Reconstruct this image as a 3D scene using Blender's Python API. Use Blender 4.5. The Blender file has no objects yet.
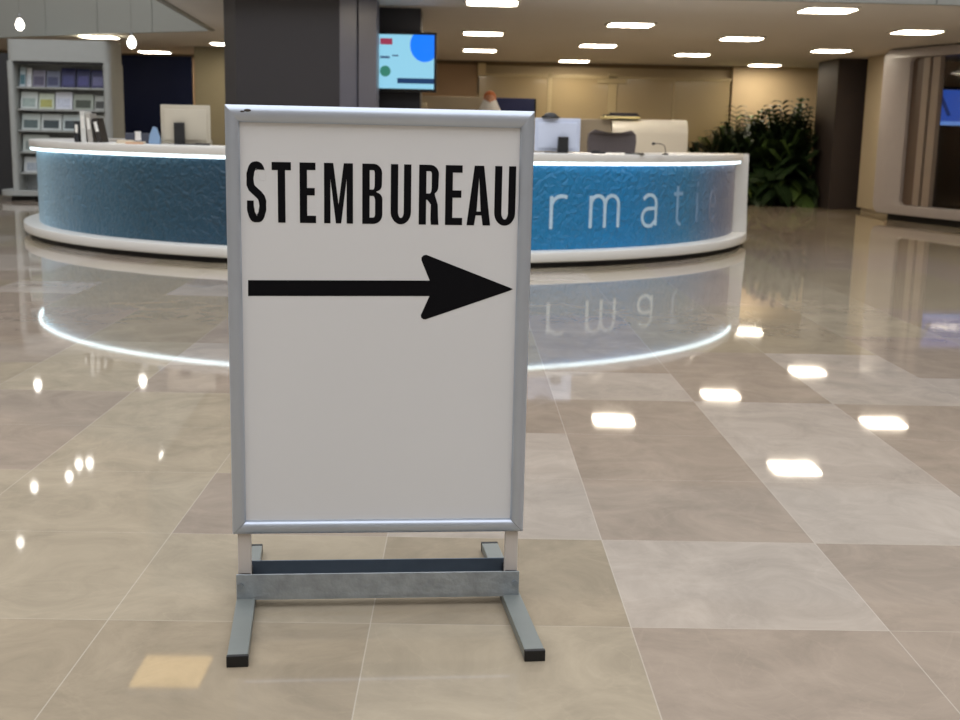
import bpy, bmesh, math, random
from mathutils import Vector, Matrix
random.seed(7)
PI = math.pi
SC = bpy.context.scene
COL = SC.collection

# ------------------------------------------------------------------ materials
def lin(c):
    return tuple(((v/255.)/12.92 if v/255. <= .04045 else ((v/255.+.055)/1.055)**2.4) for v in c) + (1.,)

MATS = {}
def mat(name, rgb, rough=.5, metal=0., var=.06, scale=6., bump=0., bscale=40., emit=None, estr=0., coat=0., spec=.5, trans=0.):
    if name in MATS: return MATS[name]
    m = bpy.data.materials.new(name); m.use_nodes = True
    nt = m.node_tree; b = nt.nodes['Principled BSDF']
    tc = nt.nodes.new('ShaderNodeTexCoord')
    nz = nt.nodes.new('ShaderNodeTexNoise'); nz.inputs['Scale'].default_value = scale; nz.inputs['Detail'].default_value = 4
    nt.links.new(tc.outputs['Object'], nz.inputs['Vector'])
    mx = nt.nodes.new('ShaderNodeMix'); mx.data_type = 'RGBA'
    c = lin(rgb)
    mx.inputs['A'].default_value = tuple(max(0, v*(1-var)) for v in c[:3]) + (1,)
    mx.inputs['B'].default_value = tuple(min(1, v*(1+var)) for v in c[:3]) + (1,)
    nt.links.new(nz.outputs['Fac'], mx.inputs['Factor'])
    nt.links.new(mx.outputs['Result'], b.inputs['Base Color'])
    b.inputs['Roughness'].default_value = rough
    b.inputs['Metallic'].default_value = metal
    b.inputs['Specular IOR Level'].default_value = spec
    b.inputs['Coat Weight'].default_value = coat
    b.inputs['Transmission Weight'].default_value = trans
    if bump:
        n2 = nt.nodes.new('ShaderNodeTexNoise'); n2.inputs['Scale'].default_value = bscale
        nt.links.new(tc.outputs['Object'], n2.inputs['Vector'])
        bp = nt.nodes.new('ShaderNodeBump'); bp.inputs['Strength'].default_value = bump; bp.inputs['Distance'].default_value = .02
        nt.links.new(n2.outputs['Fac'], bp.inputs['Height']); nt.links.new(bp.outputs['Normal'], b.inputs['Normal'])
    if emit:
        b.inputs['Emission Color'].default_value = lin(emit); b.inputs['Emission Strength'].default_value = estr
    MATS[name] = m
    return m

# ------------------------------------------------------------------ mesh helpers
class MB:
    def __init__(s): s.bm = bmesh.new()
    def box(s, x0, x1, y0, y1, z0, z1, bev=0., seg=2):
        r = bmesh.ops.create_cube(s.bm, size=1.)
        vs = r['verts']
        for v in vs:
            v.co = Vector(((x0+x1)/2+v.co.x*(x1-x0), (y0+y1)/2+v.co.y*(y1-y0), (z0+z1)/2+v.co.z*(z1-z0)))
        if bev:
            es = list({e for v in vs for e in v.link_edges})
            bmesh.ops.bevel(s.bm, geom=es, offset=bev, segments=seg, profile=.6, affect='EDGES')
        return s
    def cyl(s, p0, p1, r0, r1=None, n=20):
        if r1 is None: r1 = r0
        p0, p1 = Vector(p0), Vector(p1); d = p1-p0
        q = Vector((0, 0, 1)).rotation_difference(d.normalized()).to_matrix().to_4x4()
        M = Matrix.Translation((p0+p1)/2) @ q
        bmesh.ops.create_cone(s.bm, cap_ends=True, segments=n, radius1=r0, radius2=r1, depth=d.length, matrix=M)
        return s
    def ball(s, c, r, sx=1, sy=1, sz=1, u=20, v=12):
        bmesh.ops.create_uvsphere(s.bm, u_segments=u, v_segments=v, radius=r, matrix=Matrix.Translation(c) @ Matrix.Diagonal((sx, sy, sz, 1)))
        return s
    def tube(s, pts, r, n=10):
        pts = [Vector(p) for p in pts]; rings = []
        for i, p in enumerate(pts):
            t = (pts[min(i+1, len(pts)-1)]-pts[max(i-1, 0)]).normalized()
            a = t.cross(Vector((0, 0, 1)))
            if a.length < 1e-3: a = Vector((1, 0, 0))
            a.normalize(); b = t.cross(a).normalized()
            rr = r[i] if isinstance(r, (list, tuple)) else r
            rings.append([s.bm.verts.new(p+a*math.cos(2*PI*k/n)*rr+b*math.sin(2*PI*k/n)*rr) for k in range(n)])
        for A, B in zip(rings, rings[1:]):
            for k in range(n): s.bm.faces.new((A[k], A[(k+1) % n], B[(k+1) % n], B[k]))
        s.bm.faces.new(rings[0][::-1]); s.bm.faces.new(rings[-1])
        return s
    def lathe(s, prof, n=32, c=(0, 0)):
        rings = []
        for r, z in prof:
            rings.append([s.bm.verts.new((c[0]+r*math.cos(2*PI*k/n), c[1]+r*math.sin(2*PI*k/n), z)) for k in range(n)])
        for A, B in zip(rings, rings[1:]):
            for k in range(n): s.bm.faces.new((A[k], A[(k+1) % n], B[(k+1) % n], B[k]))
        s.bm.faces.new(rings[0][::-1]); s.bm.faces.new(rings[-1])
        return s
    def ring(s, r0, r1, z0, z1, a0, a1, n=96, bev=0.):
        """solid sector of a ring; angles in degrees"""
        vs = []
        for i in range(n+1):
            a = math.radians(a0+(a1-a0)*i/n); c, q = math.cos(a), math.sin(a)
            if bev:
                prof = [(r0, z0), (r0, z1), (r1-bev, z1), (r1-bev*.3, z1-bev*.3), (r1, z1-bev), (r1, z0+bev), (r1-bev*.3, z0+bev*.3), (r1-bev, z0)]
            else: prof = [(r0, z0), (r0, z1), (r1, z1), (r1, z0)]
            vs.append([s.bm.verts.new((r*c, r*q, z)) for r, z in prof])
        k = len(prof)
        for A, B in zip(vs, vs[1:]):
            for j in range(k): s.bm.faces.new((A[j], A[(j+1) % k], B[(j+1) % k], B[j]))
        s.bm.faces.new(vs[0]); s.bm.faces.new(vs[-1][::-1])
        return s
    def prism(s, loops, depth, M=None, bev=0.):
        """2D polygon with holes (x,z) extruded along y, y from 0 to depth"""
        cu = bpy.data.curves.new('tmp', 'CURVE'); cu.dimensions = '2D'; cu.fill_mode = 'BOTH'; cu.extrude = depth/2-bev
        cu.bevel_depth = bev; cu.bevel_resolution = 2; cu.offset = -bev
        for lp in loops:
            sp = cu.splines.new('POLY'); sp.points.add(len(lp)-1)
            for i, p in enumerate(lp): sp.points[i].co = (p[0], p[1], 0, 1)
            sp.use_cyclic_u = True
        o = bpy.data.objects.new('tmp', cu); me = bpy.data.meshes.new_from_object(o)
        R = Matrix.Translation((0, depth/2, 0)) @ Matrix.Rotation(PI/2, 4, 'X')
        me.transform((M or Matrix()) @ R)
        s.bm.from_mesh(me)
        bpy.data.objects.remove(o); bpy.data.curves.remove(cu); bpy.data.meshes.remove(me)
        return s
    def poly(s, pts, z0, z1):
        """plan polygon between two heights"""
        A = [s.bm.verts.new((p[0], p[1], z0)) for p in pts]; B = [s.bm.verts.new((p[0], p[1], z1)) for p in pts]
        s.bm.faces.new(A[::-1]); s.bm.faces.new(B)
        for i in range(len(pts)):
            j = (i+1) % len(pts); s.bm.faces.new((A[i], A[j], B[j], B[i]))
        return s
    def out(s, name, m, parent=None, smooth=False, loc=None, rz=None):
        bmesh.ops.remove_doubles(s.bm, verts=s.bm.verts, dist=1e-6)
        bmesh.ops.recalc_face_normals(s.bm, faces=s.bm.faces)
        me = bpy.data.meshes.new(name); s.bm.to_mesh(me); s.bm.free()
        for mm in (m if isinstance(m, (list, tuple)) else [m]): me.materials.append(mm)
        o = bpy.data.objects.new(name, me); COL.objects.link(o)
        if parent: o.parent = parent
        if loc: o.location = loc
        if rz is not None: o.rotation_euler = (0, 0, rz)
        if smooth:
            for p in me.polygons: p.use_smooth = True
            try: me.set_sharp_from_angle(angle=math.radians(38))
            except Exception: pass
        return o

def tag(o, label, cat, group=None):
    o['label'] = label; o['category'] = cat
    if group: o['group'] = group
    return o
def thing(name, label, cat, loc=(0, 0, 0), rz=0., group=None):
    o = bpy.data.objects.new(name, None); COL.objects.link(o)
    o.location = loc; o.rotation_euler = (0, 0, rz)
    return tag(o, label, cat, group)
def struct(o): o['kind'] = 'structure'; return o
def copy_tree(o, parent=None):
    c = o.copy(); COL.objects.link(c)
    if parent: c.parent = parent
    for ch in [x for x in bpy.data.objects if x.parent == o]: copy_tree(ch, c)
    return c
def arc(cx, cy, rx, ry, a0, a1, n=12):
    return [(cx+rx*math.cos(math.radians(a0+(a1-a0)*i/n)), cy+ry*math.sin(math.radians(a0+(a1-a0)*i/n))) for i in range(n+1)]
def rrect(x0, x1, z0, z1, r, n=8):
    return arc(x1-r, z1-r, r, r, 0, 90, n)+arc(x0+r, z1-r, r, r, 90, 180, n)+arc(x0+r, z0+r, r, r, 180, 270, n)+arc(x1-r, z0+r, r, r, 270, 360, n)

# ------------------------------------------------------------------ palette
white = mat('white_lacquer', (226, 224, 218), .28, coat=.2, var=.02)
M_DARK = mat('black_plastic', (22, 22, 24), .45)
M_TOE = mat('toe_black', (14, 13, 12), .6)
CEIL = 2.62

# ------------------------------------------------------------------ floor : marble slabs in columns of 0.648 m
W = .648; X0 = -.213; Y0 = 2.782
def stone(name, rgb, k):
    m = bpy.data.materials.new(name); m.use_nodes = True; nt = m.node_tree; b = nt.nodes['Principled BSDF']
    N = nt.nodes.new; L = nt.links.new
    geo = N('ShaderNodeNewGeometry'); mp = N('ShaderNodeMapping'); mp.inputs['Location'].default_value = (k*3.1, k*1.7, 0)
    L(geo.outputs['Position'], mp.inputs['Vector'])
    n1 = N('ShaderNodeTexNoise'); n1.inputs['Scale'].default_value = 3.6; n1.inputs['Detail'].default_value = 9; n1.inputs['Roughness'].default_value = .68; n1.inputs['Distortion'].default_value = .8
    L(mp.outputs[0], n1.inputs['Vector'])
    r1 = N('ShaderNodeValToRGB'); c = lin(rgb)[:3]
    r1.color_ramp.elements[0].position = .3; r1.color_ramp.elements[0].color = tuple(v*.80 for v in c)+(1,)
    r1.color_ramp.elements[1].position = .72; r1.color_ramp.elements[1].color = tuple(v*1.17 for v in c)+(1,)
    L(n1.outputs['Fac'], r1.inputs[0])
    # thin pale veins
    n2 = N('ShaderNodeTexNoise'); n2.inputs['Scale'].default_value = 1.7; n2.inputs['Detail'].default_value = 6; n2.inputs['Distortion'].default_value = 1.6
    L(mp.outputs[0], n2.inputs['Vector'])
    v = N('ShaderNodeMath'); v.operation = 'SUBTRACT'; v.inputs[1].default_value = .5; L(n2.outputs['Fac'], v.inputs[0])
    va = N('ShaderNodeMath'); va.operation = 'ABSOLUTE'; L(v.outputs[0], va.inputs[0])
    vr = N('ShaderNodeMapRange'); vr.inputs['From Min'].default_value = 0; vr.inputs['From Max'].default_value = .012; vr.inputs['To Min'].default_value = .10; vr.inputs['To Max'].default_value = 0
    L(va.outputs[0], vr.inputs['Value'])
    mx = N('ShaderNodeMix'); mx.data_type = 'RGBA'; L(vr.outputs[0], mx.inputs['Factor']); L(r1.outputs[0], mx.inputs['A'])
    mx.inputs['B'].default_value = tuple(min(1, q*1.45) for q in c)+(1,)
    # joint lines along the columns
    sp = N('ShaderNodeSeparateXYZ'); L(geo.outputs['Position'], sp.inputs[0])
    def joint(sock, off, w):
        a = N('ShaderNodeMath'); a.operation = 'SUBTRACT'; a.inputs[1].default_value = off-50*W; L(sock, a.inputs[0])
        q = N('ShaderNodeMath'); q.operation = 'MODULO'; q.inputs[1].default_value = W; L(a.outputs[0], q.inputs[0])
        s_ = N('ShaderNodeMath'); s_.operation = 'PINGPONG'; s_.inputs[1].default_value = W/2; L(q.outputs[0], s_.inputs[0])
        t = N('ShaderNodeMath'); t.operation = 'LESS_THAN'; t.inputs[1].default_value = w; L(s_.outputs[0], t.inputs[0]); return t
    jx = joint(sp.outputs['X'], X0, .0016); jy = joint(sp.outputs['Y'], Y0, .0012)
    jm = N('ShaderNodeMath'); jm.operation = 'MAXIMUM'; L(jx.outputs[0], jm.inputs[0]); L(jy.outputs[0], jm.inputs[1])
    jf = N('ShaderNodeMath'); jf.operation = 'MULTIPLY'; jf.inputs[1].default_value = .35; L(jm.outputs[0], jf.inputs[0])
    m2 = N('ShaderNodeMix'); m2.data_type = 'RGBA'; L(jf.outputs[0], m2.inputs['Factor']); L(mx.outputs['Result'], m2.inputs['A']); m2.inputs['B'].default_value = lin((205, 198, 186))
    L(m2.outputs['Result'], b.inputs['Base Color'])
    n3 = N('ShaderNodeTexNoise'); n3.inputs['Scale'].default_value = 5.; n3.inputs['Detail'].default_value = 5
    L(mp.outputs[0], n3.inputs['Vector'])
    rr = N('ShaderNodeMapRange'); rr.inputs['To Min'].default_value = .02; rr.inputs['To Max'].default_value = .052; L(n3.outputs['Fac'], rr.inputs['Value']); L(rr.outputs[0], b.inputs['Roughness'])
    b.inputs['IOR'].default_value = 1.5
    b.inputs['Specular IOR Level'].default_value = .36
    return m
TONES = [stone('marble_brown', (152, 138, 123), 0), stone('marble_mid', (153, 140, 119), 1), stone('marble_pale', (168, 157, 144), 2), stone('marble_cream', (161, 149, 128), 3)]
known = {}
def kn(c, js, t):
    for j in js: known[(c, j)] = t
kn(1, (-3, -2, -1), 0); kn(1, (0,), 2); kn(1, (1, 2, 3), 0); kn(1, (4,), 2); kn(1, (5, 6, 7), 0)
kn(2, (-3, -2, -1), 0); kn(2, (0,), 0); kn(2, (1, 2, 3), 2); kn(2, (4, 5), 0); kn(2, (6, 7), 1)
kn(3, (0, 1), 0); kn(3, (2, 3), 0); kn(3, (4, 5), 2); kn(3, (6, 7, 8), 1)
kn(4, (2, 3, 4), 2); kn(4, (5, 6), 0)
kn(0, (-3, -2, -1), 3); kn(0, (0,), 1); kn(0, (1, 2), 2); kn(0, (3, 4), 0); kn(0, (5, 6), 1)
kn(-1, (-3, -2, -1), 1); kn(-1, (0,), 3); kn(-1, (1,), 0); kn(-1, (2, 3), 3); kn(-1, (4, 5), 1)  # left columns use the yellower tones, warm light put into their colour
kn(-2, (-3, -2, -1), 1); kn(-2, (0, 1), 3); kn(-2, (2, 3), 3); kn(-2, (4,), 0)
kn(-3, (0, 1), 3); kn(-3, (2, 3), 0); kn(-3, (4, 5), 3)
bm = bmesh.new()
for i in range(-22, 22):
    j = -20; 
    while j < 35:
        Ln = random.choice((1, 2, 3)); t = random.choice((0, 1, 1, 2, 3))
        for q in range(Ln):
            jj = j+q; tt = known.get((i, jj), t)
            x, y = X0+i*W, Y0+jj*W
            f = bm.faces.new([bm.verts.new(p) for p in ((x, y, 0), (x+W, y, 0), (x+W, y+W, 0), (x, y+W, 0))]); f.material_index = tt
        j += Ln
bmesh.ops.remove_doubles(bm, verts=bm.verts, dist=1e-4)
me = bpy.data.meshes.new('floor'); bm.to_mesh(me); bm.free()
for t in TONES: me.materials.append(t)
fl = bpy.data.objects.new('floor', me); COL.objects.link(fl); struct(fl)

# ------------------------------------------------------------------ walls, ceiling, atrium
M_WALL = mat('painted_wall_beige', (190, 172, 138), .6, var=.04, scale=1.5)
M_BROWN = mat('warm_brown_wall', (160, 134, 106), .6, var=.05, scale=1.2)
M_CEIL = mat('ceiling_white', (208, 203, 196), .7, var=.03, scale=2)
M_FASCIA = mat('fascia_panel', (140, 142, 136), .45, var=.03, scale=1.5)
M_HALL = mat('hall_wall', (176, 170, 160), .7)
M_COLUMN = mat('dark_column_paint', (50, 41, 39), .55, var=.08, scale=3)
M_PILLAR = mat('grey_pillar_cladding', (52, 49, 51), .45, var=.05, scale=2)
struct(MB().box(-14, 13.3, 24.5, 24.7, 0, CEIL).out('wall_back', M_WALL))
struct(MB().box(-14.2, -14, -10, 24.7, 0, 12).out('wall_left', M_HALL))
struct(MB().box(13.3, 13.5, -10, 24.7, 0, 12).out('wall_right', M_HALL))
struct(MB().box(-14, 13.3, -10, -9.8, 0, 12).out('wall_front', M_HALL))
edge = [(13.3, 12.8), (3.43, 12.72), (-3.40, 12.72), (-3.76, 18.2), (-5.73, 19.28), (-7.80, 20.65), (-11, 22.6), (-14, 24.2)]
struct(MB().poly([(-14, 24.7), (13.3, 24.7)]+edge, CEIL, CEIL+.25).out('ceiling', M_CEIL))
struct(MB().poly([(-14, 24.7), (13.3, 24.7)]+[(x, y+.12 if abs(x) > 3.6 or x == -3.4 else y+.12) for x, y in edge], 3.85, 4.0).out('ceiling_upper', M_HALL))
f = MB()
pts = edge
for (ax, ay), (bx, by) in zip(pts, pts[1:]):
    a, b_ = Vector((ax, ay)), Vector((bx, by)); d = (b_-a); n = max(1, round(d.length/1.35)); dn = d.normalized(); nn = Vector((-dn.y, dn.x))*-.02
    for k in range(n):
        p, q = a+d*(k/n)+dn*.006, a+d*((k+1)/n)-dn*.006
        f.poly([(p+nn*2), (q+nn*2), (q-nn*2), (p-nn*2)], CEIL-.015, 3.9)
struct(f.out('wall_fascia', M_FASCIA))
# upper storey wall seen only by reflection in the polished floor
struct(MB().box(-14, 13.3, 21, 21.2, 4.0, 12).out('wall_upper', mat('upper_wall', (168, 156, 138), .7)))
# raised strip, coloured dark to paint in a shadow gap, where the ceiling meets the back wall
struct(MB().box(-14, 13.3, 24.42, 24.5, CEIL-.07, CEIL).out('trim_shade_strip', mat('shadow_gap_paint', (120, 102, 76), .7)))
struct(MB().box(-14, .22, 24.36, 24.5, 0, CEIL-.07).out('wall_niche', M_BROWN))
# roof beams the pendants and the hall lamp hang from
struct(MB().box(-14, 13.3, 16.85, 17.15, 8.6, 9).out('trim_2', M_HALL))
struct(MB().box(-14, 13.3, 7.85, 8.15, 8.6, 9).out('trim_3', M_HALL))
# glazed partition on the back wall
M_GLASSP = mat('glazed_partition_panel', (170, 152, 116), .16, var=.05, scale=.8, coat=.3)
M_FRAME = mat('partition_frame', (184, 168, 130), .4)
t = thing('glazed_partition', 'long beige glazed office partition along the back wall', 'partition', (0, 24.5, 0))
for a, b_ in ((.26, 1.63), (1.71, 2.84), (3.02, 4.14), (4.18, 5.28)):
    MB().box(a, b_, -.16, -.10, 0, 2.33, .004).out('glass_panel', M_GLASSP, t)
for a, b_ in ((1.63, 1.71), (2.84, 3.02)):
    MB().box(a, b_, -.18, -.08, 0, 2.42, .006).out('mullion', M_FRAME, t)
MB().box(4.14, 4.18, -.17, -.09, 0, 2.36).out('mullion', M_FRAME, t)
MB().box(.22, 5.3, -.18, -.08, 2.33, 2.38, .006).out('head_rail', M_FRAME, t)
MB().box(2.62, 3.22, -.21, -.18, 2.24, 2.31, .006).out('cross_rail', M_FRAME, t)
struct(MB().box(5.32, 9.5, 24.3, 24.5, 0, CEIL).out('wall_panel', mat('pale_wall_cream', (204, 182, 146), .6, var=.03)))  # cream wall section, paler than the back wall
o = MB().box(.23, .39, -.12, 0, 2.33, 2.57, .01).out('wall_box', mat('cream_box', (196, 178, 140), .5), None, loc=(0, 24.3, 0))
tag(o, 'small cream box high on the back wall', 'box')

# round-edged grey pillar inside the desk ring
ch = .36
def chamf(x0, x1, y0, y1, c):
    return [(x0+c, y0), (x1-c, y0), (x1, y0+c), (x1, y1-c), (x1-c, y1), (x0+c, y1), (x0, y1-c), (x0, y0+c)]
pil = MB().poly([(-2.44, 13.0), (-1.34, 13.0), (-1.33, 13.03), (-1.175, 13.25), (-1.165, 13.235), (-1.0, 13.50), (-1.0, 13.9), (-1.3, 14.2), (-2.4, 14.2), (-2.62, 13.9), (-2.62, 13.3)], 0, CEIL).out('wall_pillar', M_PILLAR)
struct(pil)
M_LITSIDE = mat('pillar_side_lit', (98, 100, 114), .4)  # lighter blue-grey paints in the light on the pillar's right side
struct(MB().poly([(-1.345, 12.995), (-1.175, 13.235), (-1.178, 13.26), (-1.34, 13.06)], 0, CEIL).out('wall_pillar_lit_1', M_LITSIDE))
struct(MB().poly([(-1.163, 13.225), (-.99, 13.49), (-.99, 13.9), (-1.02, 13.9), (-1.165, 13.26)], 0, CEIL).out('wall_pillar_lit_2', M_LITSIDE))
struct(MB().box(-1.55, -.54, 14.40, 15.0, 0, CEIL).out('wall_column', mat('near_black_column', (34, 34, 42), .5)))
struct(MB().box(6.50, 7.6, 21.3, 22.5, 0, CEIL).out('wall_column_right', M_COLUMN))
struct(MB().box(6.88, 7.6, 19.45, 20.9, .07, CEIL).box(6.94, 7.6, 19.5, 20.85, 0, .07).out('wall_stub', mat('cream_wall', (178, 164, 138), .5, var=.02)))
struct(MB().box(-4.87, -3.2, 22.0, 22.2, 0, CEIL).out('wall_partition', mat('olive_beige_wall', (136, 128, 104), .6)))
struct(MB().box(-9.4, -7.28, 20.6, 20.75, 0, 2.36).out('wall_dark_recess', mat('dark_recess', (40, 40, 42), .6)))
o = tag(MB().box(-6.16, -4.90, 21.9, 21.96, 0, 2.44, .01).out('room_divider', mat('navy_panel', (10, 18, 46), .6, spec=.15)), 'tall dark navy panel between the brochure rack and beige wall', 'panel')

# ------------------------------------------------------------------ ceiling lights
def lamp_mat(name, rgb, s):
    m = mat(name, (240, 240, 235), .5, emit=rgb, estr=s); return m
M_LAMP = lamp_mat('lamp_diffuser', (255, 240, 216), 24.)
M_LFR = mat('lamp_frame', (225, 222, 214), .4)
def ceiling_light():
    r = thing('ceiling_light', '-', 'ceiling light')
    w, d = .275, .27
    MB().prism([rrect(-w-.035, w+.035, -d-.035, d+.035, .10), rrect(-w, w, -d, d, .09)], .02, Matrix.Rotation(PI/2, 4, 'X') @ Matrix.Translation((0, 0, 0))).out('frame', M_LFR, r)
    MB().prism([rrect(-w, w, -d, d, .09)], .008, Matrix.Rotation(PI/2, 4, 'X')).out('diffuser', M_LAMP, r)
    return r
proto = ceiling_light()
LG = 'rectangular ceiling lights over the hall'
lights = [(.27, 13.50, 'ceiling light cut by the top edge, above the sign'),
 (.23, 17.60, 'ceiling light right of the wall screen, nearer of two in its line'),
 (.23, 21.15, 'ceiling light right of the wall screen, farther and lower one'),
 (2.09, 15.75, 'ceiling light above the curved white back counter, nearest of three in its line'),
 (2.08, 19.45, 'ceiling light in the middle of the line of three above the white back counter'),
 (2.07, 23.55, 'small far ceiling light next to the back wall, above the glazed partition'),
 (3.95, 13.50, 'largest ceiling light at the top right, nearest to the camera'),
 (3.92, 17.50, 'ceiling light straight above the right end of the blue desk'),
 (3.88, 21.05, 'ceiling light left of the farthest right one, above the small plant'),
 (5.82, 15.85, 'ceiling light above the white framed glass kiosk, far right of the photo'),
 (5.79, 19.44, 'ceiling light just in front of the dark brown column'),
 (5.75, 23.55, 'small far ceiling light above the palms by the back wall'),
 (-5.94, 19.95, 'ceiling light above the right corner of the brochure rack'),
 (-5.98, 23.6, 'faint far ceiling light above the navy panel'),
 (-4.06, 20.95, 'ceiling light half hidden by the left side of the grey pillar')]
for i, (x, y, lb) in enumerate(lights):
    r = proto if i == 0 else copy_tree(proto)
    r.location = (x, y, CEIL-.02); r['label'] = lb; r['group'] = LG
# suspended lamp over the hall floor, reflected at the lower left of the floor
t = thing('hanging_lamp', 'flat rectangular lamp reflected in the floor left of the sign foot', 'lamp', (-2.03, 7.98, CEIL))
MB().box(-.26, .26, -.26, .26, .01, .07, .01).out('housing', M_LFR, t)
MB().box(-.24, .24, -.24, .24, 0, .01).out('diffuser', lamp_mat('hall_lamp_diffuser', (255, 214, 140), 2.6), t)
for sx in (-.2, .2): MB().cyl((sx, 0, .07), (sx, 0, 5.98), .004, n=8).out('cable', M_DARK, t)

# pendant bulbs hanging in the void at the left
M_BULB = lamp_mat('bulb_glass', (255, 248, 236), 8.)
def pendant():
    r = thing('pendant_bulb', '-', 'pendant light')
    MB().lathe([(.004, -.072), (.026, -.066), (.046, -.045), (.057, -.01), (.055, .02), (.042, .05), (.028, .075), (.022, .09)], 20).out('bulb', M_BULB, r, True)
    MB().lathe([(.023, .088), (.023, .13), (.012, .15), (.004, .16)], 16).out('socket', mat('socket_grey', (120, 120, 118), .4), r, True)
    return r
pp = pendant()
pend = [(-6.18, 17.1, 2.54, 'glowing pendant bulb at the far left, over the brochure rack'), (-4.43, 16.3, 2.28, 'glowing pendant bulb in front of the navy panel')]
pend += [(x, 17., z, 'small high pendant bulb seen as a dot reflected in the floor left of the sign') for x, z in ((-4.36, 3.57), (-5.44, 3.68), (-5.75, 3.89), (-5.60, 3.70), (-6.27, 4.06), (-6.52, 4.92))]
for i, (x, y, z, lb) in enumerate(pend):
    r = pp if i == 0 else copy_tree(pp)
    r.location = (x, y, z); r['label'] = lb; r['group'] = 'pendant bulbs in the left void'
    MB().cyl((0, 0, .15), (0, 0, 8.6-z), .002, n=6).out('cord', mat('grey_cord', (110, 108, 104), .6), r)

# ------------------------------------------------------------------ reception desk
DC = (-.87, 14.79)
desk = thing('reception_desk', 'large round white reception desk with a blue lettered glass front', 'desk', (DC[0], DC[1], 0))
A0, A1 = -218, -14.2
MB().ring(3.35, 4.18, .958, 1.035, A0, A1, 150, .008).out('countertop', white, desk, True)
MB().ring(3.95, 4.275, .052, .15, A0, A1, 150, .02).out('ledge', white, desk, True)
MB().ring(3.90, 4.20, 0, .052, A0, A1+1, 120).out('toe_kick', M_TOE, desk, True)
MB().ring(4.0, 4.07, .15, .958, A0, A1, 120).out('carcass', white, desk, True)
MB().ring(4.138, 4.165, .930, .957, A0, A1-2.2, 150).out('light_strip', mat('led_strip', (240, 250, 255), .5, emit=(218, 240, 248), estr=2.8), desk, True)
MB().ring(3.35, 3.38, .70, .958, A0, A1, 120).out('inner_panel', white, desk, True)
MB().ring(3.0, 3.95, .70, .73, A0+6, A1-6, 120).out('worktop', mat('worktop_grey', (176, 170, 160), .5), desk, True)
# end board : radial plate at the right hand end
ea = math.radians(A1+.15)
M = Matrix.Rotation(ea, 4, 'Z')
e = MB().prism([[(3.35, .052), (4.262, .052), (4.272, .08), (4.255, .5), (4.245, 1.0), (4.243, 1.035), (3.35, 1.035)]], .045, M)
e.out('end_panel', white, desk)

# blue printed glass front
m = bpy.data.materials.new('blue_printed_glass'); m.use_nodes = True; nt = m.node_tree; N = nt.nodes.new; L = nt.links.new; b = nt.nodes['Principled BSDF']
tc = N('ShaderNodeTexCoord'); sp = N('ShaderNodeSeparateXYZ'); L(tc.outputs['Object'], sp.inputs[0])
at = N('ShaderNodeMath'); at.operation = 'ARCTAN2'; L(sp.outputs['Y'], at.inputs[0]); L(sp.outputs['X'], at.inputs[1])
# angle -160..-14 deg -> 0..1 (angles beyond -180 wrap and clamp)
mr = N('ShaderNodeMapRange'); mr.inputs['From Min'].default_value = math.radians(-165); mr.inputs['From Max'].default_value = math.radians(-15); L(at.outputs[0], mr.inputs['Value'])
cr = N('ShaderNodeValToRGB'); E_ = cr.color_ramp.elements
stops = [(0, (170, 205, 226)), (.10, (156, 194, 216)), (.15, (116, 150, 172)), (.21, (70, 108, 130)), (.29, (40, 78, 98)), (.38, (32, 68, 90)), (.6, (26, 120, 168)), (.74, (30, 126, 182)), (.83, (60, 122, 160)), (.90, (108, 122, 146)), (1, (132, 126, 140))]  # print colours by angle; pale left stops also paint in a glossy highlight
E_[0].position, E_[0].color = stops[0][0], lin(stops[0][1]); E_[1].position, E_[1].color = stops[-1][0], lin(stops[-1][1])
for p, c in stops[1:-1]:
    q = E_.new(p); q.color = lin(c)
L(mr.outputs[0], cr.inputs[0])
nz = N('ShaderNodeTexNoise'); nz.inputs['Scale'].default_value = 9; nz.inputs['Detail'].default_value = 6; L(tc.outputs['Object'], nz.inputs['Vector'])
mm = N('ShaderNodeMix'); mm.data_type = 'RGBA'; mm.blend_type = 'OVERLAY'; mm.inputs['Factor'].default_value = .25; L(cr.outputs[0], mm.inputs['A']); L(nz.outputs['Color'], mm.inputs['B'])
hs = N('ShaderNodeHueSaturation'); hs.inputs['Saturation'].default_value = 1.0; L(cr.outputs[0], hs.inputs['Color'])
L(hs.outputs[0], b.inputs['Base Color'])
vo = N('ShaderNodeTexNoise'); vo.inputs['Scale'].default_value = 16; vo.inputs['Detail'].default_value = 3; vo.inputs['Distortion'].default_value = .8; L(tc.outputs['Object'], vo.inputs['Vector'])
bp = N('ShaderNodeBump'); bp.inputs['Strength'].default_value = 1.; bp.inputs['Distance'].default_value = .03; L(vo.outputs['Fac'], bp.inputs['Height']); L(bp.outputs[0], b.inputs['Normal'])
b.inputs['Roughness'].default_value = .32


MB().ring(4.075, 4.105, .15, .958, A0, A1-.2, 150).out('glass_panel', m, desk, True)

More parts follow.
